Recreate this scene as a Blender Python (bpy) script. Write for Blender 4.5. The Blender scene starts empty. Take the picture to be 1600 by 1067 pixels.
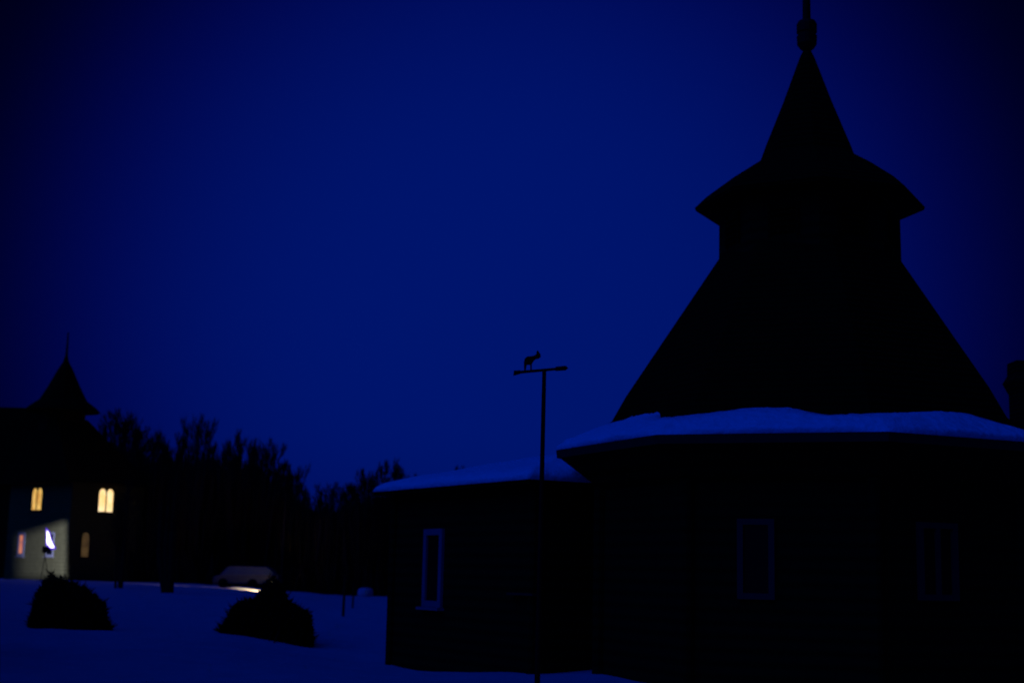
import bpy, math, random
from mathutils import Vector, Matrix
from mathutils import noise as mnoise

# ------------------------------------------------------------------ camera, sky, exposure
scene = bpy.context.scene
C = scene.collection
CAMZ, F = 1.7, 2222.0
PITCH, ROLL = math.radians(9.24), 0.022
CM = (Matrix.Rotation(math.pi/2 + PITCH, 3, 'X') @ Matrix.Rotation(ROLL, 3, 'Z'))
cd = bpy.data.cameras.new('camera')
cam = bpy.data.objects.new('camera', cd); C.objects.link(cam)
cam.location = (0, 0, CAMZ)
cam.rotation_euler = CM.to_euler()
cd.sensor_width = 36.0; cd.lens = 50.0
cd.clip_start = 0.1; cd.clip_end = 3000.0
cd.dof.use_dof = True
cd.dof.focus_distance = 14.0
cd.dof.aperture_fstop = 1.5
scene.camera = cam
scene.view_settings.view_transform = 'Standard'
scene.view_settings.look = 'None'
scene.view_settings.exposure = 0.0
scene.view_settings.gamma = 1.0

def at(px, py, Y):
    v = CM @ Vector(((px-800)/F, -(py-533.5)/F, -1)); t = Y/v.y
    return Vector((v.x*t, Y, CAMZ + v.z*t))
def proj(p):
    v = CM.transposed() @ (Vector(p) - Vector((0, 0, CAMZ)))
    return 800 + F*v.x/-v.z, 533.5 - F*v.y/-v.z

w = bpy.data.worlds.new('World'); scene.world = w
w.use_nodes = True
nt = w.node_tree; nt.nodes.clear()
N = nt.nodes.new; L = nt.links.new
out = N('ShaderNodeOutputWorld'); bg = N('ShaderNodeBackground')
tc = N('ShaderNodeTexCoord')
sky = N('ShaderNodeTexSky'); sky.sky_type = 'NISHITA'; sky.sun_disc = False
sky.sun_elevation = math.radians(1.5); sky.sun_rotation = math.radians(200)
# deep dusk tint of the sky
tint = N('ShaderNodeMix'); tint.data_type = 'RGBA'; tint.blend_type = 'MULTIPLY'
tint.inputs[0].default_value = 1.0
L(sky.outputs[0], tint.inputs[6]); tint.inputs[7].default_value = (0.0, 0.03, 0.5, 1)
# dusk glow, with lens vignetting put into its fall-off round the view centre
def dotdir(vec):
    n = N('ShaderNodeVectorMath'); n.operation = 'DOT_PRODUCT'
    L(tc.outputs['Generated'], n.inputs[0]); n.inputs[1].default_value = Vector(vec).normalized()
    return n.outputs['Value']
def maprange(src, a, b, c, d, typ='SMOOTHSTEP'):
    n = N('ShaderNodeMapRange'); n.interpolation_type = typ
    L(src, n.inputs[0])
    for i, v in enumerate((a, b, c, d)): n.inputs[i+1].default_value = v
    return n.outputs[0]
def vmath(op, a, b):
    n = N('ShaderNodeMath'); n.operation = op
    for i, s in enumerate((a, b)):
        if isinstance(s, (int, float)): n.inputs[i].default_value = s
        else: L(s, n.inputs[i])
    return n.outputs[0]
glow = maprange(dotdir((0.0, 1, 0.165)), 0.912, 1.0, 0.0, 1.0, 'SMOOTHSTEP')
glow = vmath('POWER', glow, 1.3)
sep = N('ShaderNodeSeparateXYZ'); L(tc.outputs['Generated'], sep.inputs[0])
zen = maprange(sep.outputs['Z'], 0.42, 0.75, 0.0, 1.0)
low = maprange(sep.outputs['Z'], -0.02, 0.10, 0.72, 1.0)
amt = vmath('ADD', vmath('MULTIPLY', glow, 0.140), 0.010)
amt = vmath('MULTIPLY', amt, low)
amt = vmath('ADD', amt, vmath('MULTIPLY', zen, 0.03))
back = maprange(dotdir((-0.62, -0.46, 0.66)), 0.60, 1.0, 0.0, 1.0)  # unseen bright lobe behind the camera, added to light the snow
amt = vmath('ADD', amt, vmath('MULTIPLY', back, 0.92))
cr = N('ShaderNodeMapRange'); L(amt, cr.inputs[0])
gcol = N('ShaderNodeMix'); gcol.data_type = 'RGBA'
L(maprange(amt, 0.01, 0.15, 0, 1, 'LINEAR'), gcol.inputs[0])
gcol.inputs[6].default_value = (0.003, 0.015, 1.0, 1); gcol.inputs[7].default_value = (0.0, 0.048, 1.0, 1)
sc = N('ShaderNodeVectorMath'); sc.operation = 'SCALE'
L(gcol.outputs[2], sc.inputs[0]); L(amt, sc.inputs['Scale'])
SKYK = 0.0005
sc2 = N('ShaderNodeVectorMath'); sc2.operation = 'SCALE'
L(tint.outputs[2], sc2.inputs[0]); sc2.inputs['Scale'].default_value = SKYK
add = N('ShaderNodeVectorMath'); add.operation = 'ADD'
L(sc.outputs[0], add.inputs[0]); L(sc2.outputs[0], add.inputs[1])
L(add.outputs[0], bg.inputs[0]); bg.inputs[1].default_value = 1.0
L(bg.outputs[0], out.inputs[0])

# ------------------------------------------------------------------ helpers
rnd = random.Random(7)
def tag(o, label=None, cat=None, group=None, kind=None):
    for k, v in (('label', label), ('category', cat), ('group', group), ('kind', kind)):
        if v: o[k] = v
    return o
def empty(name, loc, label, cat, group=None):
    o = bpy.data.objects.new(name, None); C.objects.link(o)
    o.location = loc; o.empty_display_size = 0.3
    return tag(o, label, cat, group)
class MB:
    def __init__(s): s.v = []; s.f = []
    def add(s, vs, fs):
        n = len(s.v); s.v += [tuple(q) for q in vs]; s.f += [tuple(i+n for i in f) for f in fs]
    def box(s, c, sx, sy, sz, R=None):
        c = Vector(c); R = R or Matrix.Identity(3)
        vs = [c + R @ Vector((x*sx/2, y*sy/2, z*sz/2)) for x in (-1, 1) for y in (-1, 1) for z in (-1, 1)]
        s.add(vs, [(0,1,3,2), (4,6,7,5), (0,4,5,1), (2,3,7,6), (0,2,6,4), (1,5,7,3)])
    def tube(s, a, b, r0, r1, n=6):
        a = Vector(a); b = Vector(b); d = (b-a)
        if d.length < 1e-6: return
        d.normalize(); u = d.orthogonal().normalized(); w_ = d.cross(u)
        vs = []
        for p, r in ((a, r0), (b, r1)):
            for i in range(n):
                t = 2*math.pi*i/n; vs.append(p + u*(r*math.cos(t)) + w_*(r*math.sin(t)))
        fs = [(i, (i+1) % n, n+(i+1) % n, n+i) for i in range(n)]
        fs += [tuple(range(n-1, -1, -1)), tuple(range(n, 2*n))]
        s.add(vs, fs)
    def rings(s, rings, cap0=True, cap1=True):
        n = len(rings[0]); vs = [p for r in rings for p in r]
        fs = [(k*n+i, k*n+(i+1) % n, (k+1)*n+(i+1) % n, (k+1)*n+i) for k in range(len(rings)-1) for i in range(n)]
        if cap0: fs.append(tuple(range(n-1, -1, -1)))
        if cap1: fs.append(tuple((len(rings)-1)*n+i for i in range(n)))
        s.add(vs, fs)
    def prism(s, poly, off):
        off = Vector(off); n = len(poly)
        vs = [Vector(p) for p in poly] + [Vector(p)+off for p in poly]
        fs = [tuple(range(n-1, -1, -1)), tuple(range(n, 2*n))] + [(i, (i+1) % n, n+(i+1) % n, n+i) for i in range(n)]
        s.add(vs, fs)
    def build(s, name, mat, parent=None, smooth=False, bevel=0):
        me = bpy.data.meshes.new(name); me.from_pydata(s.v, [], s.f)
        if smooth: me.polygons.foreach_set('use_smooth', [True]*len(me.polygons))
        me.materials.append(mat); me.update()
        o = bpy.data.objects.new(name, me); C.objects.link(o)
        if parent is not None:
            o.parent = parent
            o.matrix_parent_inverse = Matrix.Translation(-world_loc(parent))
        if bevel:
            m = o.modifiers.new('bevel', 'BEVEL'); m.width = bevel; m.segments = 2; m.limit_method = 'ANGLE'
        return o
def world_loc(o):
    l = Vector((0, 0, 0))
    while o is not None and o.type == 'EMPTY': l = l + o.location; o = o.parent
    return l

def mat(name, col, rough=0.85, spec=0.1, noise_scale=4.0, var=0.35, bump=0.2, stretch=None, emit=None, estr=0, wave=None):
    m = bpy.data.materials.new(name); m.use_nodes = True
    t = m.node_tree; b = t.nodes['Principled BSDF']
    b.inputs['Roughness'].default_value = rough; b.inputs['Specular IOR Level'].default_value = spec
    tcn = t.nodes.new('ShaderNodeTexCoord'); mp = t.nodes.new('ShaderNodeMapping')
    t.links.new(tcn.outputs['Object'], mp.inputs[0])
    if stretch: mp.inputs['Scale'].default_value = stretch
    nz = t.nodes.new('ShaderNodeTexNoise'); nz.inputs['Scale'].default_value = noise_scale; nz.inputs['Detail'].default_value = 6
    t.links.new(mp.outputs[0], nz.inputs[0])
    mx = t.nodes.new('ShaderNodeMix'); mx.data_type = 'RGBA'
    t.links.new(nz.outputs[0], mx.inputs[0])
    mx.inputs[6].default_value = tuple(c*(1-var) for c in col)+(1,)
    mx.inputs[7].default_value = tuple(min(1, c*(1+var)) for c in col)+(1,)
    t.links.new(mx.outputs[2], b.inputs['Base Color'])
    if bump:
        bp = t.nodes.new('ShaderNodeBump'); bp.inputs['Strength'].default_value = bump; bp.inputs['Distance'].default_value = 0.05
        if wave:
            wv = t.nodes.new('ShaderNodeTexWave'); wv.bands_direction = 'Z'; wv.inputs['Scale'].default_value = wave
            wv.inputs['Distortion'].default_value = 0.4
            t.links.new(tcn.outputs['Object'], wv.inputs[0]); t.links.new(wv.outputs[0], bp.inputs['Height'])
        else: t.links.new(nz.outputs[0], bp.inputs['Height'])
        t.links.new(bp.outputs[0], b.inputs['Normal'])
    if emit:
        b.inputs['Emission Color'].default_value = emit+(1,); b.inputs['Emission Strength'].default_value = estr
    return m
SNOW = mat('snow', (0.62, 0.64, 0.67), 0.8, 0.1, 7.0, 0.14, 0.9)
GSNOW = mat('shaded_ground_snow', (0.32, 0.33, 0.36), 0.8, 0.1, 1.6, 0.18, 0.9)  # ground shade put into the colour: darker than the roof snow
LOGS = mat('dark_log_wall', (0.04, 0.02, 0.003), 0.9, 0.05, 6, 0.3, 0.6, wave=1.6)
ROOF = mat('dark_shingle_roof', (0.025, 0.012, 0.0015), 0.95, 0.03, 9, 0.4, 0.5, wave=3.0)
TRIM = mat('painted_window_trim', (0.045, 0.036, 0.020), 0.7, 0.2, 8, 0.15, 0.1)
FASC = mat('weathered_fascia', (0.04, 0.03, 0.016), 0.85, 0.1, 8, 0.3, 0.2)
TRIM2 = mat('pale_blue_window_trim', (0.15, 0.15, 0.17), 0.7, 0.1, 8, 0.2, 0.1)
GLASS = mat('dark_window_glass', (0.004, 0.004, 0.004), 0.25, 0.05, 2, 0.1, 0)
METAL = mat('black_iron', (0.010, 0.006, 0.0025), 0.7, 0.1, 20, 0.2, 0.1)
BRICK = mat('sooty_brick', (0.05, 0.02, 0.008), 0.95, 0.03, 14, 0.4, 0.4, wave=4.0)
BARK = mat('bark', (0.035, 0.024, 0.010), 0.95, 0.02, 8, 0.3, 0)
TWIG = mat('twigs', (0.03, 0.018, 0.008), 0.95, 0.02, 3, 0.3, 0)
SHRUB = mat('shrub_twigs', (0.02, 0.016, 0.004), 0.95, 0.02, 5, 0.4, 0)
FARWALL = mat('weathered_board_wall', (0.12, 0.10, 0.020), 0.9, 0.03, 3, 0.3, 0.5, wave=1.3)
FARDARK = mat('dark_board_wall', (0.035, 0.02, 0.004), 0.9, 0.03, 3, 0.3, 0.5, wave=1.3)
CARB = mat('grey_car_paint', (0.06, 0.055, 0.05), 0.45, 0.3, 2, 0.05, 0)
CARG = mat('frosted_car_glass', (0.05, 0.06, 0.075), 0.6, 0.2, 6, 0.3, 0)
RUB = mat('rubber', (0.003, 0.003, 0.003), 0.9, 0.05, 20, 0.2, 0)
def glow_mat(name, c1, c2, s):
    m = mat(name, (0.1, 0.1, 0.1), 0.6, 0.1, 3, 0.1, 0)
    t = m.node_tree; b = t.nodes['Principled BSDF']
    nz = t.nodes.new('ShaderNodeTexNoise'); nz.inputs['Scale'].default_value = 2.2; nz.inputs['Detail'].default_value = 2
    tcn = t.nodes.new('ShaderNodeTexCoord'); t.links.new(tcn.outputs['Object'], nz.inputs[0])
    mx = t.nodes.new('ShaderNodeMix'); mx.data_type = 'RGBA'
    mr = t.nodes.new('ShaderNodeMapRange'); mr.inputs[1].default_value = 0.35; mr.inputs[2].default_value = 0.65
    t.links.new(nz.outputs[0], mr.inputs[0]); t.links.new(mr.outputs[0], mx.inputs[0])
    mx.inputs[6].default_value = c1+(1,); mx.inputs[7].default_value = c2+(1,)
    t.links.new(mx.outputs[2], b.inputs['Emission Color']); b.inputs['Emission Strength'].default_value = s
    return m
LIT_AMBER = glow_mat('amber_lit_pane', (0.75, 0.36, 0.05), (1.0, 0.62, 0.14), 0.85)
LIT_WARM = glow_mat('warm_lit_pane', (1.0, 0.62, 0.22), (1.0, 0.80, 0.45), 1.25)
LIT_DIM = glow_mat('dim_lit_pane', (0.10, 0.055, 0.012), (0.22, 0.13, 0.035), 0.32)
LIT_ORANGE = glow_mat('orange_lit_pane', (0.50, 0.13, 0.015), (0.62, 0.19, 0.03), 0.9)
LAMP_LENS = glow_mat('floodlight_lens', (0.85, 0.8, 1.0), (1.0, 0.95, 1.0), 3.0)
LAMP_RIM = mat('violet_rim', (0.05, 0.02, 0.2), 0.6, 0.1, 3, 0.1, 0, emit=(0.12, 0.02, 0.9), estr=0.9)
LAMP_WARM = glow_mat('warm_lamp_glass', (1.0, 0.7, 0.3), (1.0, 0.8, 0.4), 1.5)

# ------------------------------------------------------------------ terrain
def smooth(a, b, x):
    t = max(0.0, min(1.0, (x-a)/(b-a))); return t*t*(3-2*t)
def ground(x, y):
    z = 0.12
    # level far field rises to the left
    ax = x/max(y, 1.0)*92
    far = 0.50 - 0.62*smooth(-24, -7, ax)
    z += (far-0.02) * smooth(45, 88, y)
    z += 0.09*mnoise.noise(Vector((x*0.22, y*0.16, 3.1))) + 0.045*mnoise.noise(Vector((x*0.8, y*0.45, 1.1)))
    z += 0.10*math.exp(-((x-2.9)**2/0.8 + (y-21.0)**2/0.25))      # drifts against the walls
    z += 0.10*math.exp(-((x-1.15)**2/0.15 + (y-21.35)**2/0.15))
    z -= 0.25*smooth(3.2, 5.0, x)*(1-smooth(30, 40, y))
    z -= 0.33*math.exp(-((x+2.2)**2/8 + (y-28.2)**2/16))            # hollow around the annex
    z += 0.10*math.exp(-((x+6.5)**2/8 + (y-29.0)**2/2.0))          # berm in front of the shrub
    z += 0.26*math.exp(-((x+16.4)**2/0.9 + (y-90.8)**2/0.6))        # ploughed snow beside the car
    return z
xs = []; x = -190.0
while x < 190:
    xs.append(x); x += 0.35 if -14 < x < 8 else (0.8 if -45 < x < 20 else 6.0)
ys = []; y = -30.0
while y < 500:
    ys.append(y); y += 0.35 if 10 < y < 38 else (0.9 if 0 < y < 110 else 9.0)
g = MB()
g.v = [(x, y, ground(x, y)) for y in ys for x in xs]
nx = len(xs)
g.f = [(j*nx+i, j*nx+i+1, (j+1)*nx+i+1, (j+1)*nx+i) for j in range(len(ys)-1) for i in range(nx-1)]
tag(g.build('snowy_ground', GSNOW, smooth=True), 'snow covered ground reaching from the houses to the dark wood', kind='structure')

# ------------------------------------------------------------------ main octagonal house
D = 24.5
HC = at(1268, 660, D); HC.z = 0.0
AZ = math.atan2(HC.x, HC.y)
T0 = 14.0
def opt(R, tdeg, z, t0=T0, circ=0.0):
    """point of a regular octagon (corner radius R) at an angle from the line to the camera"""
    k = ((tdeg - t0) % 45) - 22.5
    rr = R*math.cos(math.radians(22.5))/math.cos(math.radians(k))
    rr = rr*(1-circ) + R*0.96*circ
    a = math.radians(tdeg) - AZ
    return Vector((HC.x + rr*math.sin(a), HC.y - rr*math.cos(a), z))
def octr(R, z, t0=T0): return [opt(R, t0+45*k, z, t0) for k in range(8)]
house = empty('octagonal_house', (HC.x, HC.y, 0), 'big dark octagonal timber house with tiered spired roof and snowy eave', 'house')
def zz(z): return 1.7 + (z-1.7)*D/25.3
WR = 3.62
m = MB(); m.rings([octr(WR, -0.6), octr(WR, 3.6)]); m.build('wall', LOGS, house)
for k in range(8):
    m = MB(); p = opt(WR+0.03, T0+45*k, 0)
    m.tube((p.x, p.y, -0.6), (p.x, p.y, 3.2), 0.11, 0.11, 10); m.build('corner_post', LOGS, house, smooth=False)
# eave: flat soffit with fascia
RE, ZE = 4.4, 3.68
m = MB(); m.rings([octr(RE+0.004, ZE-0.02), octr(RE+0.02, ZE+0.11), octr(RE-0.1, ZE+0.115), octr(RE-0.1, ZE-0.02), octr(RE+0.004, ZE-0.02)], False, False)
m.build('fascia', FASC, house)
m = MB(); m.rings([octr(WR-0.03, 3.10), octr(RE-0.02, ZE), octr(RE-0.02, ZE+0.04), octr(WR-0.03, 3.16)], False, False)
m.build('soffit', LOGS, house)
# steep main roof
SEC = [(RE, ZE+0.11), (3.52, 4.22), (3.22, zz(4.86)), (1.60, zz(7.42)), (1.50, zz(7.5))]
rf = MB(); 
def octn(R, z, n=64): return [opt(R, 360*i/n, z) for i in range(n)]
rings = []
for (r0, z0), (r1, z1) in zip(SEC[:-1], SEC[1:]):
    for q in range(6):
        t = q/6; bow = 0.0
        rings.append(octr(r0+(r1-r0)*t, z0+(z1-z0)*t))
rings.append(octr(*SEC[-1]))
rf.rings(rings); roof = rf.build('roof', ROOF, house)
def sec_z(r):
    for (r0, z0), (r1, z1) in zip(SEC[:-1], SEC[1:]):
        if r <= r0 and r >= r1: return z0 + (z1-z0)*(r0-r)/(r0-r1)
    return SEC[0][1]
# snow lying on the eave, its upper edge wavy
EDGE = [(880, 700), (900, 690), (949, 668), (975, 655), (1000, 645), (1030, 643), (1034, 655), (1060, 654), (1100, 649), (1140, 644), (1165, 640), (1190, 638),
        (1235, 639), (1260, 645), (1290, 652), (1340, 650), (1400, 648), (1460, 644), (1490, 643), (1530, 656), (1570, 668), (1600, 679), (1660, 700)]
def edge_y(px):
    if px <= EDGE[0][0]: return EDGE[0][1]
    for (a, b), (c, d) in zip(EDGE[:-1], EDGE[1:]):
        if a <= px <= c: return b + (d-b)*(px-a)/(c-a)
    return EDGE[-1][1]
NA = 480
angs = [360*i/NA for i in range(NA)]
rin = []
for a in angs:
    s = (a+180) % 360 - 180
    if -78 < s < 82:
        best = 3.5; err = 1e9
        for q in range(90):
            r = 3.18 + q*0.012; p = opt(r, a, sec_z(r)+0.03)
            px, py = proj(p); e = abs(py-edge_y(px))
            if e < err: err = e; best = r
        rin.append(best)
    else: rin.append(3.42 + 0.06*math.sin(a*0.21))
rin = [r + 0.035*mnoise.noise(Vector((a*0.5, 4, 0))) + 0.02*mnoise.noise(Vector((a*1.4, 9, 0))) for a, r in zip(angs, rin)]
rings = [[] for _ in range(6)]
for a, r in zip(angs, rin):
    wob = 0.03*mnoise.noise(Vector((a*0.11, 0, 0))) + 0.012*mnoise.noise(Vector((a*0.6, 0, 7)))
    rings[0].append(opt(RE+0.015, a, ZE+0.115))
    rings[1].append(opt(RE+0.035+wob, a, ZE+0.17+wob, circ=0.15))
    rings[2].append(opt(RE-0.05, a, ZE+0.235+wob, circ=0.2))
    rm = r + (RE-r)*0.5
    rings[3].append(opt(rm, a, sec_z(rm)+0.12+wob))
    r2 = r + (RE-r)*0.12
    rings[4].append(opt(r2, a, sec_z(r2)+0.09))
    rings[5].append(opt(r, a, sec_z(r)+0.005))
m = MB(); m.rings(rings, False, False); m.build('snow_cover', SNOW, roof, smooth=True)
# lantern drum with louvred openings
T1 = 6.0
def oct1(R, z): return octr(R, z, T1)
m = MB(); m.rings([oct1(1.585, zz(7.2)), oct1(1.575, zz(8.36))]); drum = m.build('lantern_wall', LOGS, house)
for k in range(8):
    a = math.radians(T1+22.5+45*k)-AZ
    n = Vector((math.sin(a), -math.cos(a), 0)); u = Vector((math.cos(a), math.sin(a), 0))
    c = Vector((HC.x, HC.y, zz(7.85))) + n*1.46
    m = MB(); R = Matrix((u, n, Vector((0, 0, 1)))).transposed()
    for q in range(5): m.box(c + n*0.03 + Vector((0, 0, -0.2+0.1*q)), 0.42, 0.05, 0.05, R)
    m.box(c+n*0.02+u*0.24, 0.05, 0.06, 0.56, R); m.box(c+n*0.02-u*0.24, 0.05, 0.06, 0.56, R)
    m.build('louvre', ROOF, house)
# upper roof: flat soffit, flared skirt, steep cone
m = MB(); m.rings([oct1(1.45, zz(8.33)), oct1(1.99, zz(8.36)), oct1(2.01, zz(8.42)), oct1(1.80, zz(8.63)), oct1(1.32, zz(9.0)), oct1(0.84, zz(9.32)), oct1(0.745, zz(9.6)),
                   oct1(0.43, zz(10.43)), oct1(0.13, zz(11.3)), oct1(0.06, zz(11.45))])
m.build('upper_roof', ROOF, house)
ring = lambda r, z: [Vector((HC.x+r*math.cos(2*math.pi*i/16), HC.y+r*math.sin(2*math.pi*i/16), z)) for i in range(16)]
m = MB(); m.rings([ring(0.05, zz(11.3)), ring(0.055, zz(11.42)), ring(0.12, zz(11.46)), ring(0.178, zz(11.55)), ring(0.185, zz(11.7)), ring(0.165, zz(11.72)), ring(0.165, zz(11.76)), ring(0.185, zz(11.78)),
                   ring(0.185, zz(11.93)), ring(0.15, zz(12.0)), ring(0.075, zz(12.03)), ring(0.07, zz(12.5)), ring(0.065, 13.2), ring(0.02, 13.6)])
m.build('finial', METAL, house, smooth=False)
# chimney behind the steep roof
cc = at(1603, 600, 26.3)
m = MB()
tz = at(1603, 566, 26.3).z; bz = at(1603, 599, 26.3).z
def sq(h, z): return [Vector((cc.x+sx*h, cc.y+sy*h, z)) for sx, sy in ((-1,-1),(1,-1),(1,1),(-1,1))]
m.rings([sq(0.245, 3.9), sq(0.245, bz-0.20), sq(0.33, bz+0.02), sq(0.26, bz+0.16), sq(0.255, tz-0.05), sq(0.25, tz)])
m.build('chimney', BRICK, roof)

def window(parent, c, u, n, w_, h, glass, trim=TRIM, fr=0.09, arch=False, leaves=1, sill=True, proud=0.05, bar=True):
    """c: centre on the wall face, u: along the wall, n: outward"""
    c = Vector(c); up = Vector((0, 0, 1)); R = Matrix((u, n, up)).transposed()
    root_mb = MB()
    # frame ring
    root_mb.box(c+u*(w_/2-fr/2)+n*proud/2, fr, proud, h, R); root_mb.box(c-u*(w_/2-fr/2)+n*proud/2, fr, proud, h, R)
    root_mb.box(c-up*(h/2-fr/2)+n*(proud/2), w_-2*fr, proud-0.004, fr, R)
    if not arch: root_mb.box(c+up*(h/2-fr/2)+n*(proud/2), w_-2*fr, proud-0.004, fr, R)
    for k in range(1, leaves):
        root_mb.box(c+u*(-w_/2+w_*k/leaves)+n*(proud/2), fr*0.8, proud-0.006, h-2*fr+0.05, R)
    if bar and leaves == 1 and not arch:
        root_mb.box(c+n*(proud/2-0.01)+up*0.15, w_-2*fr, proud-0.03, 0.035, R)
    fo = root_mb.build('window', trim, parent)
    lw = (w_-2*fr)/leaves
    for k in range(leaves):
        m = MB(); cx = -w_/2+fr+lw*(k+0.5)
        hw = lw/2-0.004 if leaves == 1 else lw/2-fr*0.4
        if arch:
            top = h/2-hw*1.2
            poly = [(-hw, -h/2+fr), (hw, -h/2+fr), (hw, top)] + [(hw*math.cos(t), top+hw*1.35*math.sin(t)) for t in (0.5, 1.0, math.pi/2, 2.14, 2.64)] + [(-hw, top)]
        else: poly = [(-hw, -h/2+fr), (hw, -h/2+fr), (hw, h/2-fr), (-hw, h/2-fr)]
        pts = [c+u*(cx+a)+up*b+n*0.004 for a, b in poly]
        m.prism(pts, n*0.012); m.build('pane', glass, fo)
    if sill:
        m = MB(); m.box(c-up*(h/2+0.03)+n*0.07, w_+0.12, 0.16, 0.05, R); m.build('sill', trim, fo)
    return fo
# three windows of the octagon
def face_frame(ang):
    a = math.radians(ang)-AZ
    n = Vector((math.sin(a), -math.cos(a), 0)); u = Vector((math.cos(a), math.sin(a), 0))
    c = Vector((HC.x, HC.y, 0)) + n*(WR*math.cos(math.radians(22.5)))
    return c, u, n
def on_face(ang, px):
    c, u, n = face_frame(ang); best = None
    for q in range(-130, 131):
        p = c+u*q*0.01; p.z = 1.9; e = abs(proj(p)[0]-px)
        if best is None or e < best[0]: best = (e, q*0.01)
    return c + u*best[1], u, n
for ang, px, y0, y1, ww in ((T0-22.5, 1182, 810, 936, 0.56), (T0+22.5, 1463, 816, 938, 0.74)):
    c, u, n = on_face(ang, px)
    Y = (c+n*0.05).y
    zt = at(px, y0, Y).z; zb = at(px, y1, Y).z
    c.z = (zt+zb)/2
    window(house, c, u, n, ww, zt-zb, GLASS, sill=False, proud=0.07, bar=False, leaves=2 if px > 1300 else 1)
c, u, n = face_frame(T0+67.5); c.z = 2.1
window(house, c, u, n, 0.74, 1.15, GLASS, proud=0.07)

# ------------------------------------------------------------------ annex with pyramid roof
ZA = 3.22
A0 = Vector((0.345, 24.38, 0)); au = Vector((-0.517, 0.856, 0)); av = Vector((0.856, 0.517, 0))
LA, LB = 6.04, 5.3
annex = empty('low_annex', A0+au*LA/2+av*LB/2, 'low square timber annex with a snow covered pyramid roof, left of the octagonal house', 'annex')
def arect(i, z, zs=None): return [A0+au*i+av*i+Vector((0,0,z)), A0+au*i+av*(LB-i)+Vector((0,0,z)), A0+au*(LA-i)+av*(LB-i)+Vector((0,0,z)), A0+au*(LA-i)+av*i+Vector((0,0,z))]
m = MB(); m.rings([arect(0.33, -0.6), arect(0.33, ZA+0.02)]); m.build('wall', LOGS, annex)
for s in ((0.33, 0.33), (LA-0.33, 0.33), (LA-0.33, LB-0.33)):
    p = A0+au*s[0]+av*s[1]; m = MB(); m.tube((p.x, p.y, -0.6), (p.x, p.y, ZA), 0.1, 0.1, 8); m.build('corner_log', LOGS, annex)
apexz = at(888, 706, 28.2).z
m = MB(); m.rings([arect(0.3, ZA), arect(0, ZA), arect(-0.01, ZA+0.07), [p for p in arect(LB/2-0.05, apexz-0.12)]]); ar = m.build('roof', ROOF, annex)
m = MB()
def annex_snow():
    rings = []
    n = 60
    def rect_pts(i, zf):
        P = arect(i, 0); pts = []
        for a, b in zip(P, P[1:]+P[:1]):
            for q in range(n):
                p = a.lerp(b, q/n); pts.append(p+Vector((0, 0, zf(p))))
        return pts
    nn = lambda p: 0.04*mnoise.noise(p*1.3)+0.015*mnoise.noise(p*5.0)
    slope = (apexz-0.10-ZA-0.07)/(LB/2-0.05)
    for i, th in ((-0.005, 0.0), (-0.03, 0.05), (0.02, 0.12), (0.15, 0.165), (0.6, 0.16), (1.1, 0.13), (1.7, 0.12), (2.2, 0.1)):
        rings.append(rect_pts(i, lambda p, i=i, th=th: ZA+0.07+max(i, 0)*slope+th+nn(p)*(th > 0)))
    return rings
m.rings(annex_snow(), False, True); m.build('snow_cover', SNOW, ar, smooth=True)
nl = -av  # outward of the left wall
def on_annex(px, z):
    best = None
    for q in range(30, 500):
        p = A0+au*(q*0.01)+av*0.33; p.z = z; e = abs(proj(p)[0]-px)
        if best is None or e < best[0]: best = (e, q*0.01)
    return A0+au*best[1]+av*0.33
c = on_annex(679, 2.0); zt = at(679, 826, c.y).z; zb = at(679, 948, c.y).z; c.z = (zt+zb)/2
fo = window(annex, c, au, nl, 0.76, zt-zb, GLASS, trim=TRIM2, sill=True, proud=0.06, fr=0.12, bar=False)
c = on_annex(800, 2.0); c.z = (zt+zb)/2
# faint narrow ledge near the corner of the annex
m = MB(); c = on_annex(822, 1.4); c.z = at(822, 928, c.y).z
R = Matrix((au, nl, Vector((0, 0, 1)))).transposed(); m.box(c+nl*0.07, 0.85, 0.14, 0.04, R); m.build('ledge', FASC, annex)

# ------------------------------------------------------------------ weather vane
PY = 20.6
pb = at(846, 760, PY); pt = at(850.5, 577, PY)
pole = empty('weather_vane', (pb.x, PY, 0.1), 'thin pole with tilted crossbar and small animal figure before the annex', 'weather vane')
m = MB(); m.tube((pb.x-0.01, PY, -0.2), pt, 0.042, 0.03, 10); m.build('pole', METAL, pole)
m = MB()
a = at(806, 582, PY); b = at(885, 575, PY)
m.tube(a, b, 0.022, 0.02, 8)
dirb = (b-a).normalized(); upb = Vector((0, 0, 1))
m.prism([p+Vector((0, -0.012, 0)) for p in (at(802, 587, PY), at(813, 584, PY), at(813, 578.5, PY), at(803, 579, PY))], (0, 0.024, 0))
m.prism([p+Vector((0, -0.012, 0)) for p in (at(868, 579.5, PY), at(884, 578.5, PY), at(888, 575, PY), at(884, 571.5, PY), at(868, 573, PY))], (0, 0.024, 0))
m.build('crossbar', METAL, pole)
fig = [(819, 579), (818.5, 566), (820, 560), (824, 557), (831, 556.5), (836, 555), (838, 553), (838.5, 549), (840.5, 547.5), (842, 550), (844.5, 553.5), (845, 558), (841, 560.5), (837, 561),
       (833.5, 564.5), (831, 569), (831, 578), (828.5, 578.3), (828.5, 570), (823, 570), (821.5, 579)]
m = MB(); m.prism([at(x, y, PY)+Vector((0, -0.02, 0)) for x, y in fig], (0, 0.04, 0)); m.build('animal_figure', METAL, pole, bevel=0.008)

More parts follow.
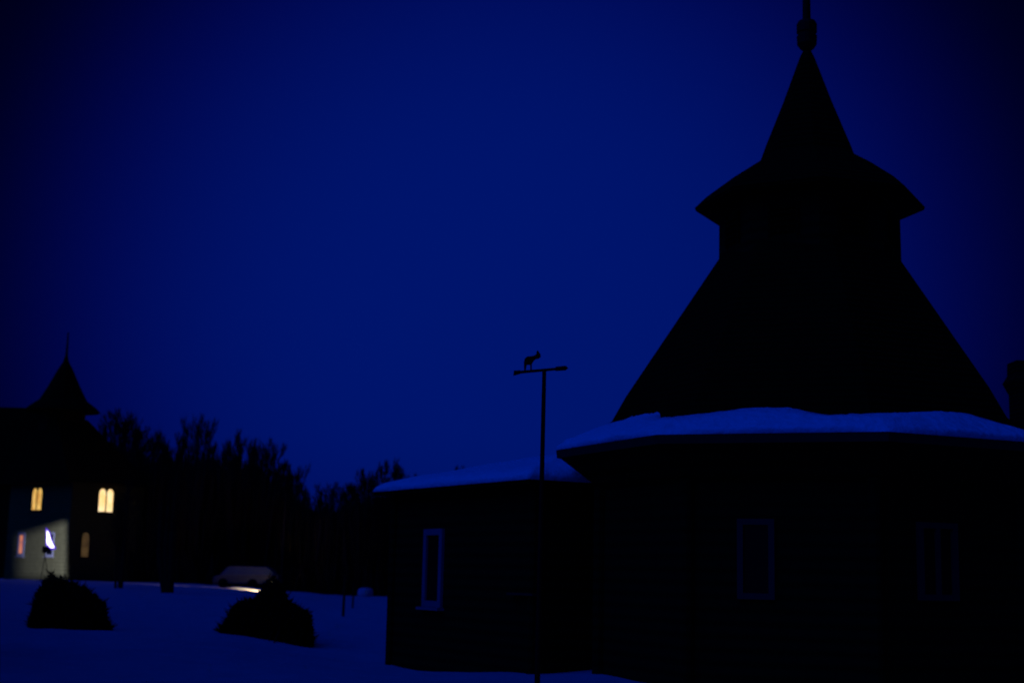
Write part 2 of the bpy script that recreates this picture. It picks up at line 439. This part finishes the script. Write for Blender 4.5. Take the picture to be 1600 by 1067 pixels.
# ------------------------------------------------------------------ far tower house
C0 = at(103, 905, 92); C0.z = 0.3
ta = Vector((0.633, 0.768, 0)).normalized(); tb = Vector((-0.768, 0.633, 0)).normalized()
SA, SB = 5.7, 7.2
th = empty('tower_house', C0+ta*SA/2+tb*SB/2, 'far dark two storey house with turret and lit arched windows', 'house')
WT = 7.0
P = lambda i, j, z: C0+ta*i+tb*j+Vector((0, 0, z-0.3))
m = MB(); m.rings([[P(0, 0, -0.3), P(SA, 0, -0.3), P(SA, SB, -0.3), P(0, SB, -0.3)], [P(0, 0, WT), P(SA, 0, WT), P(SA, SB, WT), P(0, SB, WT)]])
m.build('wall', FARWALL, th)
tc_ = at(98, 640, 95.5)
def tring(r, z, n=8, sq_=0): return [Vector((tc_.x+r*math.cos(2*math.pi*(i+0.5)/n), tc_.y+r*math.sin(2*math.pi*(i+0.5)/n), z)) for i in range(n)]
Yz = lambda py: at(100, py, 95.5).z
# lower hipped roof
oh = 0.6; zb_ = at(100, 752, 94).z
base = [P(-oh, -oh, zb_), P(SA+oh, -oh, zb_), P(SA+oh, SB+oh, zb_), P(-oh, SB+oh, zb_)]
top4 = [Vector((tc_.x, tc_.y, 0)) + ta*s*1.2 + tb*t*1.2 + Vector((0, 0, Yz(655))) for s, t in ((-1,-1), (1,-1), (1,1), (-1,1))]
mid4 = [b_.lerp(t_, 0.5)+Vector((0, 0, -0.25)) for b_, t_ in zip(base, top4)]
m = MB(); m.rings([[p-Vector((0, 0, 0.15)) for p in base], base, mid4, top4]); m.build('roof', ROOF, th)
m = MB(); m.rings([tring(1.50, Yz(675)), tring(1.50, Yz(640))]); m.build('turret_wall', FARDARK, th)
mp = 95.5/F
prof = [(45, 643), (58, 643), (50, 635), (36, 625), (25, 605), (12, 578), (4.5, 565), (2.2, 555), (1.6, 540), (1.0, 519)]
m = MB(); m.rings([tring(r*mp*1.0, Yz(y), 12) for r, y in prof]); m.build('turret_roof', ROOF, th)
# wing running out of the picture to the left
wl = MB(); wc = Vector((-38.2, 102.0, 0))
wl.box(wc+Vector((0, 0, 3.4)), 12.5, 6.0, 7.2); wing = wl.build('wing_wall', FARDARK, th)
rz = at(12, 637, 102).z
m = MB(); m.prism([(wc.x-6.6, wc.y-3.7, 7.0), (wc.x-6.6, wc.y+3.7, 7.0), (wc.x-6.6, wc.y+0.4, rz), (wc.x-6.6, wc.y-0.4, rz)], (12.4, 0, 0)); m.build('wing_roof', ROOF, th)
# windows
def on_wall(origin, d, px, py, off):
    best = None
    for q in range(0, 760):
        p = origin+d*(q*0.01); p = p+off; p.z = 3; 
        p2 = at(px, py, p.y); e = abs(p2.x-p.x)
        if best is None or e < best[0]: best = (e, q*0.01, p2.z)
    r = origin+d*best[1]; r.z = best[2]; return r
nA, nB = -tb, -ta   # outward normals of the right and left faces
DT = mat('dark_trim', (0.05, 0.03, 0.01), 0.9, 0.05, 5, 0.2, 0)
PT = mat('pale_trim', (0.25, 0.22, 0.12), 0.8, 0.1, 5, 0.1, 0)
c = on_wall(C0, ta, 165.5, 783, Vector((0,0,0))); fo = window(th, c, ta, nA, 1.36, 1.56, LIT_WARM, DT, 0.1, True, 2, False, 0.04)
fo['label'] = 'brightest warm lit double arched window'
c = on_wall(C0, tb, 58, 781, Vector((0,0,0))); fo = window(th, c, tb, nB, 1.36, 1.5, LIT_AMBER, DT, 0.1, True, 2, False, 0.04)
fo['label'] = 'amber lit double arched window'
c = on_wall(C0, ta, 133, 852, Vector((0,0,0))); fo = window(th, c, ta, nA, 0.72, 1.6, LIT_DIM, DT, 0.08, True, 1, False, 0.04)
fo['label'] = 'dimly lit narrow arched window'
c = on_wall(C0, ta, 190, 855, Vector((0,0,0))); fo = window(th, c, ta, nA, 0.75, 1.5, GLASS, DT, 0.09, False, 1, True, 0.05)
c = on_wall(C0, tb, 33.5, 850, Vector((0,0,0))); fo = window(th, c, tb, nB, 0.85, 1.6, LIT_ORANGE, PT, 0.2, False, 1, True, 0.05)
fo['label'] = 'orange lit window in pale frame'
c = on_wall(C0, tb, 78.5, 850, Vector((0,0,0))); fo = window(th, c, tb, nB, 0.9, 1.55, GLASS, PT, 0.12, False, 1, True, 0.05)

# ------------------------------------------------------------------ floodlight in front of the lit wall
LY = 85.0
lp = at(71, 858, LY); gz = ground(lp.x, LY)
fl = empty('floodlight', (lp.x, LY, gz), 'bright white violet floodlight on a thin tripod before the lit wall of the far house', 'floodlight')
targets = []
for px, py in ((104.5, 813), (28, 837), (28, 903), (104.5, 903)):
    w_ = on_wall(C0, tb, px, py, Vector((0, 0, 0))); targets.append(w_)
Lp = lp + Vector((0, 0.05, 0.0))
mid = sum(targets, Vector((0, 0, 0)))/4
ax_ = (mid-Lp).normalized(); sd = ax_.cross(Vector((0, 0, 1))).normalized(); upv = sd.cross(ax_)
hole = []  # opening shaped as a beam mask that draws the lit wall's edges
for t_ in targets:
    d = t_-Lp; k = 0.13/d.dot(ax_); hole.append(Lp + d*k)
ctr = sum(hole, Vector((0, 0, 0)))/4
outer = [ctr + sd*s*0.19 + upv*t*0.19 for s, t in ((1, 1), (-1, 1), (-1, -1), (1, -1))]
# match order of the hole corners to the outer plate corners
outer = [min(outer, key=lambda o_: -((o_-ctr).normalized().dot((h_-ctr).normalized()))) for h_ in hole]
outer = [ctr + sd*s*0.19 + upv*t*0.19 for s, t in [((1 if (h_-ctr).dot(sd) > 0 else -1), (1 if (h_-ctr).dot(upv) > 0 else -1)) for h_ in hole]]
m = MB()
vs = hole + outer + [h_+ax_*0.004 for h_ in hole] + [o_+ax_*0.004 for o_ in outer]
fs = [(i, (i+1) % 4, 4+(i+1) % 4, 4+i) for i in range(4)] + [(8+i, 8+(i+1) % 4, 12+(i+1) % 4, 12+i) for i in range(4)] + [(4+i, 4+(i+1) % 4, 12+(i+1) % 4, 12+i) for i in range(4)]
m.add(vs, fs)
back = [p-ax_*0.2 for p in outer]
m.add(outer+back, [(i, (i+1) % 4, 4+(i+1) % 4, 4+i) for i in range(4)]+[(4, 5, 6, 7)])
m.build('beam_mask_housing', METAL, fl)
m = MB(); foot = Vector((lp.x, LY, gz))
for k in range(3):
    t = 2*math.pi*k/3+0.3
    m = MB(); m.tube(lp-Vector((0, 0, 0.35)), foot+Vector((0.32*math.cos(t), 0.32*math.sin(t), 0)), 0.025, 0.02, 6); m.build('leg', METAL, fl)
m = MB(); m.tube(lp-Vector((0, 0, 0.5)), lp-Vector((0, 0, 0.1)), 0.03, 0.03, 8); m.build('mast', METAL, fl)
sail = [(73.3, 828), (76, 832), (79, 843), (84.5, 855), (80, 855.5), (73.2, 849)]
sail_b = [(71.8, 824), (77.3, 830), (80.5, 842), (87.5, 857), (80, 858), (71.6, 851)]
m = MB(); m.prism([at(x, y, LY-0.32) for x, y in sail], (0, 0.03, 0)); m.build('lens', LAMP_LENS, fl)
m = MB(); m.prism([at(x, y, LY-0.28) for x, y in sail_b], (0, 0.05, 0)); m.build('lens_rim', LAMP_RIM, fl)
ld = bpy.data.lights.new('floodlight_beam', 'SPOT'); ld.energy = 12500; ld.color = (0.235, 0.285, 1.0)
ld.spot_size = math.radians(105); ld.spot_blend = 0.05; ld.shadow_soft_size = 0.005
lo = bpy.data.objects.new('beam', ld); C.objects.link(lo); lo.parent = fl
lo.location = Lp - Vector(fl.location); lo.rotation_euler = ax_.to_track_quat('-Z', 'Y').to_euler()

# ------------------------------------------------------------------ parked car by the wood edge
CY = 93.0
cg = ground(at(380, 920, CY).x, CY)
cl = at(336, 915, CY)
car = empty('parked_car', (cl.x+2.1, CY, cg), 'pale frosted parked car at the edge of the wood, half hidden behind the right shrub', 'car')
def car_sec(prof, half, y0):
    return prof
k_ = CY/F
def cp(px, h, dy): return Vector((cl.x+(px-336)*k_, CY+dy, cg+h))
body = [(336, 0.28), (335.5, 0.55), (338, 0.74), (349, 0.86), (420, 0.92), (434, 0.88), (437, 0.6), (436, 0.3)]
m = MB()
rings = []
for dy, ins in ((-0.84, 0.03), (-0.80, 0.0), (0.8, 0.0), (0.84, 0.03)):
    rings.append([cp(px+(2 if px < 380 else -2)*ins*20, h-(ins if h > 0.4 else -ins), dy) for px, h in body])
m.rings(rings); cb = m.build('body', CARB, car, smooth=False, bevel=0.05)
cabin = [(346, 0.85), (355, 1.27), (362, 1.37), (412, 1.38), (422, 1.28), (431, 0.88)]
m = MB(); rings = []
for dy in (-0.78, -0.62, 0.62, 0.78):
    f_ = 1 if abs(dy) > 0.7 else 0
    rings.append([cp(px, (h if h > 1 and not f_ else min(h, 0.93) if f_ else h), dy) for px, h in cabin])
m.rings(rings); m.build('cabin', CARG, car, bevel=0.04)
m = MB()
m.rings([[cp(px, h, dy) for px, h in ((354, 1.30), (361, 1.40), (413, 1.41), (423, 1.31))] for dy in (-0.64, 0.64)]); m.build('roof', CARB, car, bevel=0.02)
for px in (352, 397):
    for dy in (-0.80, 0.80):
        c_ = cp(px, 0.31, dy); m = MB(); m.tube(c_-Vector((0, 0.1, 0)), c_+Vector((0, 0.1, 0)), 0.31, 0.31, 18); wh = m.build('wheel', RUB, car)
        m = MB(); m.tube(c_-Vector((0, 0.115, 0)), c_+Vector((0, 0.115, 0)), 0.17, 0.17, 12); m.build('rim', RUB, wh)

# small warm path lamp, hidden from here behind the right shrub
bl = at(427, 914, 89.0); bgz = ground(bl.x, bl.y)
bo = empty('path_lamp', (bl.x, bl.y, bgz), 'low warm path lamp lighting the snow beside the parked car', 'lamp')
m = MB(); m.tube((bl.x, bl.y, bgz-0.1), (bl.x, bl.y, bgz+0.55), 0.05, 0.05, 10); m.build('post', METAL, bo)
m = MB(); m.tube((bl.x, bl.y, bgz+0.55), (bl.x, bl.y, bgz+0.68), 0.07, 0.07, 10); m.build('lamp_glass', LAMP_WARM, bo)
m = MB(); m.tube((bl.x, bl.y, bgz+0.68), (bl.x, bl.y, bgz+0.74), 0.2, 0.08, 12); m.build('cap', METAL, bo)
ld = bpy.data.lights.new('path_lamp_light', 'SPOT'); ld.spot_size = math.radians(100); ld.spot_blend = 0.12; ld.energy = 1500; ld.color = (1.0, 0.72, 0.36); ld.shadow_soft_size = 0.06
lo = bpy.data.objects.new('light', ld); C.objects.link(lo); lo.parent = bo; lo.location = (-0.16, -0.10, 0.62)
lo.rotation_euler = Vector((-0.66, -0.05, -0.75)).to_track_quat('-Z', 'Y').to_euler()

# ------------------------------------------------------------------ shrubs
def shrub(name, label, pxl, pxr, profile, ybase, Yc, n, seed, tilt=0.0):
    """profile: (px, top y) silhouette; built as a clump of twigs filling that outline in depth"""
    r = random.Random(seed)
    cx = at((pxl+pxr)/2, ybase, Yc).x
    root = empty(name, (cx, Yc, ground(cx, Yc)), label, 'shrub', 'dark shrubs on the snowfield')
    k = Yc/F
    def top(px):
        for (a, b), (c, d) in zip(profile[:-1], profile[1:]):
            if a <= px <= c: return b+(d-b)*(px-a)/(c-a)
        return None
    horiz = proj((cx, Yc*0+2000*Yc/Yc, 1.7))[1]
    stems = MB(); tw = MB()
    span = (pxr-pxl)*k/2
    for i in range(46):
        px = r.uniform(pxl+6, pxr-6); t = top(px)
        dep = Yc - tilt*(px-(pxl+pxr)/2)/(pxr-pxl) + r.uniform(-0.5, 0.5)*span
        b_ = at((px*0.6+(pxl+pxr)/2*0.4), ybase, Yc); b_.y = dep; b_.x += 0
        b_.z = ground(b_.x, dep)-0.05
        e = at(px, t+5, Yc); e.y = dep*0.4+Yc*0.6
        stems.tube(b_, e, 0.022, 0.006, 5)
    for i in range(n):
        px = r.uniform(pxl, pxr); t = top(px)
        if t is None: continue
        t += 7*mnoise.noise(Vector((px*0.11, seed, 0))) + 5*mnoise.noise(Vector((px*0.33, seed, 3))) + 2
        q = r.random()**1.15
        u_ = abs(px-(pxl+pxr)/2)/((pxr-pxl)/2)
        dd = r.uniform(-1, 1)*span*0.75*math.sqrt(max(0.05, 1-u_*u_))
        Yl = Yc - tilt*(px-(pxl+pxr)/2)/(pxr-pxl); dd *= 0.75
        p0 = at(px, t, Yl); zt = p0.z; zb2 = ground(p0.x, Yl+dd)
        zt = zb2+(zt-zb2)*(1-0.5*(dd/span)**2-(0.10 if dd < 0 else 0.0))
        z0 = zb2 + (zt-zb2)*q - 0.06*q
        base_ = Vector((p0.x, Yl+dd, z0))
        dv = Vector((r.uniform(-0.5, 0.5)+(px-(pxl+pxr)/2)*k/span*0.5, r.uniform(-0.6, 0.6), r.uniform(0.1, 1.0))).normalized()
        ln = r.uniform(0.05, 0.15); wd = r.uniform(0.006, 0.022)
        if r.random() < 0.07: ln *= 2.2; wd *= 0.6
        s_ = dv.orthogonal().normalized(); s_.rotate(Matrix.Rotation(r.uniform(0, 6.28), 3, dv))
        tw.add([base_-s_*wd, base_+dv*ln*0.55-s_*wd*1.3, base_+dv*ln, base_+dv*ln*0.5+s_*wd*1.3, base_+s_*wd], [(0, 1, 2, 3, 4)])
    stems.build('stems', BARK, root); tw.build('twigs', SHRUB, root)
    return root
shrub('shrub', 'broad dark shrub on the snow in front of the lit wall of the far house', 51, 169,
      [(51, 974), (55, 951), (62, 930), (66, 909), (74, 899), (81, 889), (87, 897), (94, 894), (102, 901), (126, 911), (136, 919), (147, 927), (156, 933), (160, 950), (164, 968), (170, 983)], 978, 35.6, 24000, 11, 1.6)
shrub('shrub', 'peaked dark shrub on the snow hiding the right end of the parked car', 349, 485,
      [(348, 984), (358, 966), (365, 950), (367, 937), (380, 935), (400, 927), (409, 918), (414, 903), (426, 895), (436, 901), (443, 922), (453, 938), (466, 944), (476, 950), (482, 964), (485, 985)], 994, 33.0, 26000, 12, 2.9)

# ------------------------------------------------------------------ posts and near trunks before the wood
for px, yb, ht, rr, lab in ((536, 961, 1.35, 0.05, 'tall thin post standing on the snow left of the annex'), (551, 946, 1.1, 0.045, 'short thin post beyond the tall post, left of the annex')):
    Yp = 1.62*F/(yb-889.5); p = at(px, yb, Yp); gz_ = ground(p.x, Yp)
    m = MB(); m.tube((p.x, Yp, gz_-0.2), (p.x+0.02, Yp, gz_+ht), rr, rr*0.85, 8); m.tube((p.x+0.02, Yp, gz_+ht), (p.x+0.02, Yp, gz_+ht+0.05), rr*0.85, rr*0.3, 8)
    tag(m.build('wooden_post', BARK), lab, 'post', 'wooden posts on the snow')

# ------------------------------------------------------------------ bare trees
def grow(seed, slender):
    """a bare tree of height 1, crown half width ~0.25"""
    r = random.Random(seed); trunk = MB(); tw = MB()
    def ribbon(p, d, ln, wd):
        s_ = d.orthogonal().normalized(); s_.rotate(Matrix.Rotation(r.uniform(0, 6.28), 3, d))
        q = p+d*ln
        tw.add([p-s_*wd, p+s_*wd, q], [(0, 1, 2)])
    def branch(p, d, ln, rad, lev):
        segs = 3 if lev < 3 else 2
        for s in range(segs):
            d = (d + Vector((r.uniform(-1, 1), r.uniform(-1, 1), r.uniform(-0.3, 0.9)))*0.16).normalized()
            q = p+d*ln/segs; r2 = rad*(1-0.3*(s+1)/segs)
            (trunk if lev < 2 else tw).tube(p, q, rad, r2, 6 if lev < 2 else 3)
            p = q; rad = r2
            if lev < 4:
                for _ in range(2 if lev < 3 else 3):
                    t = Vector((r.uniform(-1, 1), r.uniform(-1, 1), 0)).normalized()
                    branch(p, (d*0.75+t*(0.5 if slender else 0.68)+Vector((0, 0, 0.3))).normalized(), ln*r.uniform(0.42, 0.62), rad*0.55, lev+1)
            else:
                for _ in range(7): 
                    t = Vector((r.uniform(-1, 1), r.uniform(-1, 1), r.uniform(0, 1))).normalized()
                    ribbon(p, (d+t*0.8).normalized(), ln*r.uniform(0.5, 1.1), 0.0024)
    p = Vector((0, 0, -0.02)); d = Vector((0, 0, 1)); rad = 0.016
    H = 9
    for i in range(H):
        d = (d+Vector((r.uniform(-1, 1), r.uniform(-1, 1), 0))*0.035).normalized(); d = (d+Vector((0, 0, 0.15))).normalized()
        q = p+d*0.105; trunk.tube(p, q, rad, rad*0.87, 7); p = q; rad *= 0.87
        if i >= 1:
            for _ in range(3):
                a = r.uniform(0, 6.28); sl = 0.55 if slender else 0.85
                wdt = (0.20 if slender else 0.27)*math.sin(math.pi*min(1, (i+1.4)/H*0.85))**0.6
                branch(p, (Vector((math.cos(a)*sl, math.sin(a)*sl, 0.8))).normalized(), wdt*r.uniform(0.7, 1.15), rad*0.5, 2)
    return trunk, tw
variants = []
for s in range(5):
    t_, w_ = grow(100+s, s % 2 == 0)
    mt = bpy.data.meshes.new('trunk'); mt.from_pydata(t_.v, [], t_.f); mt.materials.append(BARK)
    mw = bpy.data.meshes.new('crown'); mw.from_pydata(w_.v, [], w_.f); mw.materials.append(TWIG)
    variants.append((mt, mw))
TREES = [(150, 664, 40, 112), (178, 655, 60, 116), (205, 664, 56, 112), (228, 686, 44, 108), (247, 694, 34, 112), (272, 680, 36, 110), (303, 664, 40, 116), (320, 688, 32, 108),
         (341, 700, 36, 112), (363, 678, 34, 114), (386, 698, 40, 110), (409, 700, 46, 113), (431, 716, 42, 109), (452, 735, 42, 112), (470, 760, 36, 108), (496, 776, 40, 112),
         (521, 764, 42, 108), (545, 753, 44, 111), (569, 742, 40, 114), (591, 725, 44, 96), (614, 728, 44, 97), (640, 752, 30, 100), (712, 726, 34, 104)]
ORD = ['first', 'second', 'third', 'fourth', 'fifth', 'sixth', 'seventh', 'eighth', 'ninth', 'tenth', 'eleventh', 'twelfth', 'thirteenth', 'fourteenth', 'fifteenth', 'sixteenth', 'seventeenth', 'eighteenth', 'nineteenth', 'twentieth', 'twenty first', 'twenty second', 'last']
tr = random.Random(5)
for i, (px, ty, wpx, Yt) in enumerate(TREES):
    p = at(px, 890, Yt); gz_ = ground(p.x, Yt); top_ = at(px, ty, Yt).z
    H = (top_-gz_)/1.085
    mt, mw = variants[i % 5]
    if i == 0: lab = 'bare tree half behind the sloping roof of the far tower house'
    elif i == 22: lab = 'small treetop poking above the snowy annex roof'
    elif i in (19, 20, 21): lab = ['dense dark bare tree just left of the annex roof corner', 'bare tree directly behind the left tip of the annex roof', 'low bare tree behind the annex roof edge, nearest the annex'][i-19]
    else: lab = 'bare %s tree, %s from the left in the far treeline' % ('narrow' if wpx < 38 else 'spreading', ORD[i])
    o = empty('bare_tree', (p.x, Yt, gz_), lab, 'tree', 'bare trees along the far treeline')
    sx = wpx*Yt/F/(0.42)*1.0
    for nm, me in (('trunk', mt), ('crown', mw)):
        c_ = bpy.data.objects.new(nm, me); C.objects.link(c_); c_.parent = o
    o.scale = (sx, sx, H); o.rotation_euler.z = tr.uniform(0, 6.28)
# two dark multi-stemmed trunks standing nearer on the snow
def stems_tree(px0, yb, Y, stems, lab):
    p = at(px0, yb, Y); gz_ = ground(p.x, Y)
    o = empty('tree', (p.x, Y, gz_), lab, 'tree')
    m = MB(); k = Y/F; br = MB(); r = random.Random(int(px0))
    for (dx0, dx1, w0, w1, h) in stems:
        a = Vector((p.x+dx0*k, Y, gz_-0.2)); q = Vector((p.x+dx1*k, Y, gz_+h*0.45)); e = Vector((p.x+dx1*k*1.1, Y+0.1, gz_+h))
        m.tube(a, q, w0*k, w1*k, 9); m.tube(q, e, w1*k, w1*k*0.25, 9)
        for j in range(70):
            t = r.uniform(0.3, 1.0); b_ = q.lerp(e, (t-0.3)/0.7)
            d = Vector((r.uniform(-1, 1), r.uniform(-1, 1), r.uniform(0.2, 1.2))).normalized()
            ln = h*0.2*(1.2-t); br.tube(b_, b_+d*ln, 0.02, 0.005, 4)
            for _ in range(4):
                d2 = (d+Vector((r.uniform(-1, 1), r.uniform(-1, 1), r.uniform(-0.2, 1)))*0.7).normalized(); s = b_+d*ln*r.uniform(0.3, 1); br.tube(s, s+d2*ln*0.5, 0.01, 0.003, 3)
    m.build('trunk', BARK, o); br.build('crown', TWIG, o)
stems_tree(264, 938, 70, [(0, 0, 6.5, 6.0, 6.0), (-6, -19, 5.5, 6.0, 4.5), (-4, -9, 6, 6.0, 5.0)], 'dark tree with a wide forked trunk standing on the snow before the wood')
stems_tree(188, 932, 74, [(0, 1, 3.2, 3.2, 5.5), (-8, -11, 2.0, 1.6, 4.5), (-3, -6, 1.6, 1.6, 4.0)], 'slender dark trunk on the snow between the far house and the forked trunk')

# undergrowth of the far wood, one mass nobody could count
def wood():
    r = random.Random(9); m = MB()
    TL = [(120, 690), (160, 690), (205, 695), (240, 715), (275, 712), (300, 705), (330, 720), (365, 712), (400, 722), (430, 740), (455, 762), (475, 785), (500, 795), (530, 790), (560, 778), (590, 768), (620, 772), (700, 790), (900, 800)]
    def tl(px):
        for (a, b), (c, d) in zip(TL[:-1], TL[1:]):
            if a <= px <= c: return b+(d-b)*(px-a)/(c-a)
        return 800
    for i in range(15000):
        px = r.uniform(120, 720); Y = r.uniform(96, 128)
        if 330 < px < 445 and Y < 99: continue
        p = at(px, tl(px), Y); g_ = ground(p.x, Y)
        h = (p.z-g_)*(r.random()**0.45)*1.06
        h = max(h, 0.6); wd = r.uniform(0.05, 0.22)
        d = Vector((r.uniform(-0.12, 0.12), r.uniform(-0.12, 0.12), 1))
        b_ = Vector((p.x, Y, g_-0.1)); t = r.uniform(0, 3.14); s_ = Vector((math.cos(t), math.sin(t), 0))
        m.add([b_-s_*wd, b_+d*h*0.5-s_*wd*1.3, b_+d*h, b_+d*h*0.55+s_*wd*1.2, b_+s_*wd], [(0, 1, 2, 3, 4)])
    for i in range(9000):      # low brush at the edge
        px = r.uniform(120, 720); Y = r.uniform(95.5, 103)
        if 330 < px < 445 and Y < 98.5: continue
        p = at(px, 900, Y); g_ = ground(p.x, Y)
        h = r.uniform(0.5, 2.6); d = Vector((r.uniform(-0.4, 0.4), r.uniform(-0.4, 0.4), 1)); wd = r.uniform(0.04, 0.16)
        b_ = Vector((p.x, Y, g_-0.1)); t = r.uniform(0, 3.14); s_ = Vector((math.cos(t), math.sin(t), 0))
        m.add([b_-s_*wd, b_+d*h*0.5-s_*wd*1.5, b_+d*h, b_+d*h*0.5+s_*wd*1.5, b_+s_*wd], [(0, 1, 2, 3, 4)])
    tag(m.build('undergrowth', TWIG), 'dense dark undergrowth filling the far wood between the trees', 'undergrowth', kind='stuff')
wood()
# tall unseen spruces added left of view to shade snow and far wall
sm = MB(); st = MB(); r = random.Random(3)
st.tube((0, 0, -0.03), (0, 0, 0.98), 0.014, 0.002, 8)
for k in range(17):
    z0 = 0.10+0.052*k; R0 = 0.23*(1-k/17.6)+0.01; n = 26
    cen = (0, 0, z0+0.085)
    for q in range(n):
        a = 2*math.pi*q/n+r.uniform(-.1, .1); rr = R0*r.uniform(0.75, 1.12); da = math.pi/n*1.25
        sm.add([cen, (0.55*rr*math.cos(a-da), 0.55*rr*math.sin(a-da), z0+0.025), (rr*math.cos(a), rr*math.sin(a), z0-0.015*r.random()), (0.55*rr*math.cos(a+da), 0.55*rr*math.sin(a+da), z0+0.025)], [(0, 1, 2, 3)])
mt = bpy.data.meshes.new('trunk'); mt.from_pydata(st.v, [], st.f); mt.materials.append(BARK)
mc = bpy.data.meshes.new('crown'); mc.from_pydata(sm.v, [], sm.f); mc.materials.append(SHRUB)
for i, (x, y, h) in enumerate(((-9.5, 10, 10), (-10.5, 15, 10), (-11.5, 20, 11), (-13.5, 24.5, 12), (-17, 30, 14), (-20, 36, 15), (-23, 42, 16), (-27, 49, 17), (-30, 57, 18), (-34, 66, 19), (-37, 75, 19), (-39, 83, 19), (-12.5, 11, 11), (-15.5, 18, 12))):
    o = empty('added_shade_spruce', (x, y, 0.1), ['nearest', 'second', 'third', 'fourth', 'fifth', 'sixth', 'seventh', 'eighth', 'ninth', 'tenth', 'eleventh', 'farthest', 'shorter inner', 'taller inner'][i] + ' dark unseen spruce in the row added left of the view for shade', 'tree', 'unseen spruces added outside the left edge for shade')
    for nm, me in (('trunk', mt), ('crown', mc)):
        c_ = bpy.data.objects.new(nm, me); C.objects.link(c_); c_.parent = o
    o.scale = (h*0.95, h*0.95, h); o.rotation_euler.z = r.uniform(0, 6)
# heap of snow at the wood edge, left of the annex
sp = at(571, 934, 94); sg = ground(sp.x, 94)
m = MB(); rings = []
for k, (s_, h) in enumerate(((1.0, -0.1), (1.0, 0.2), (0.95, 0.4), (0.8, 0.52), (0.3, 0.57))):
    rings.append([Vector((sp.x+0.5*s_*math.cos(t*0.3927)*(1+0.1*math.sin(3*t)), 94+0.5*s_*math.sin(t*0.3927), sg+h)) for t in range(16)])
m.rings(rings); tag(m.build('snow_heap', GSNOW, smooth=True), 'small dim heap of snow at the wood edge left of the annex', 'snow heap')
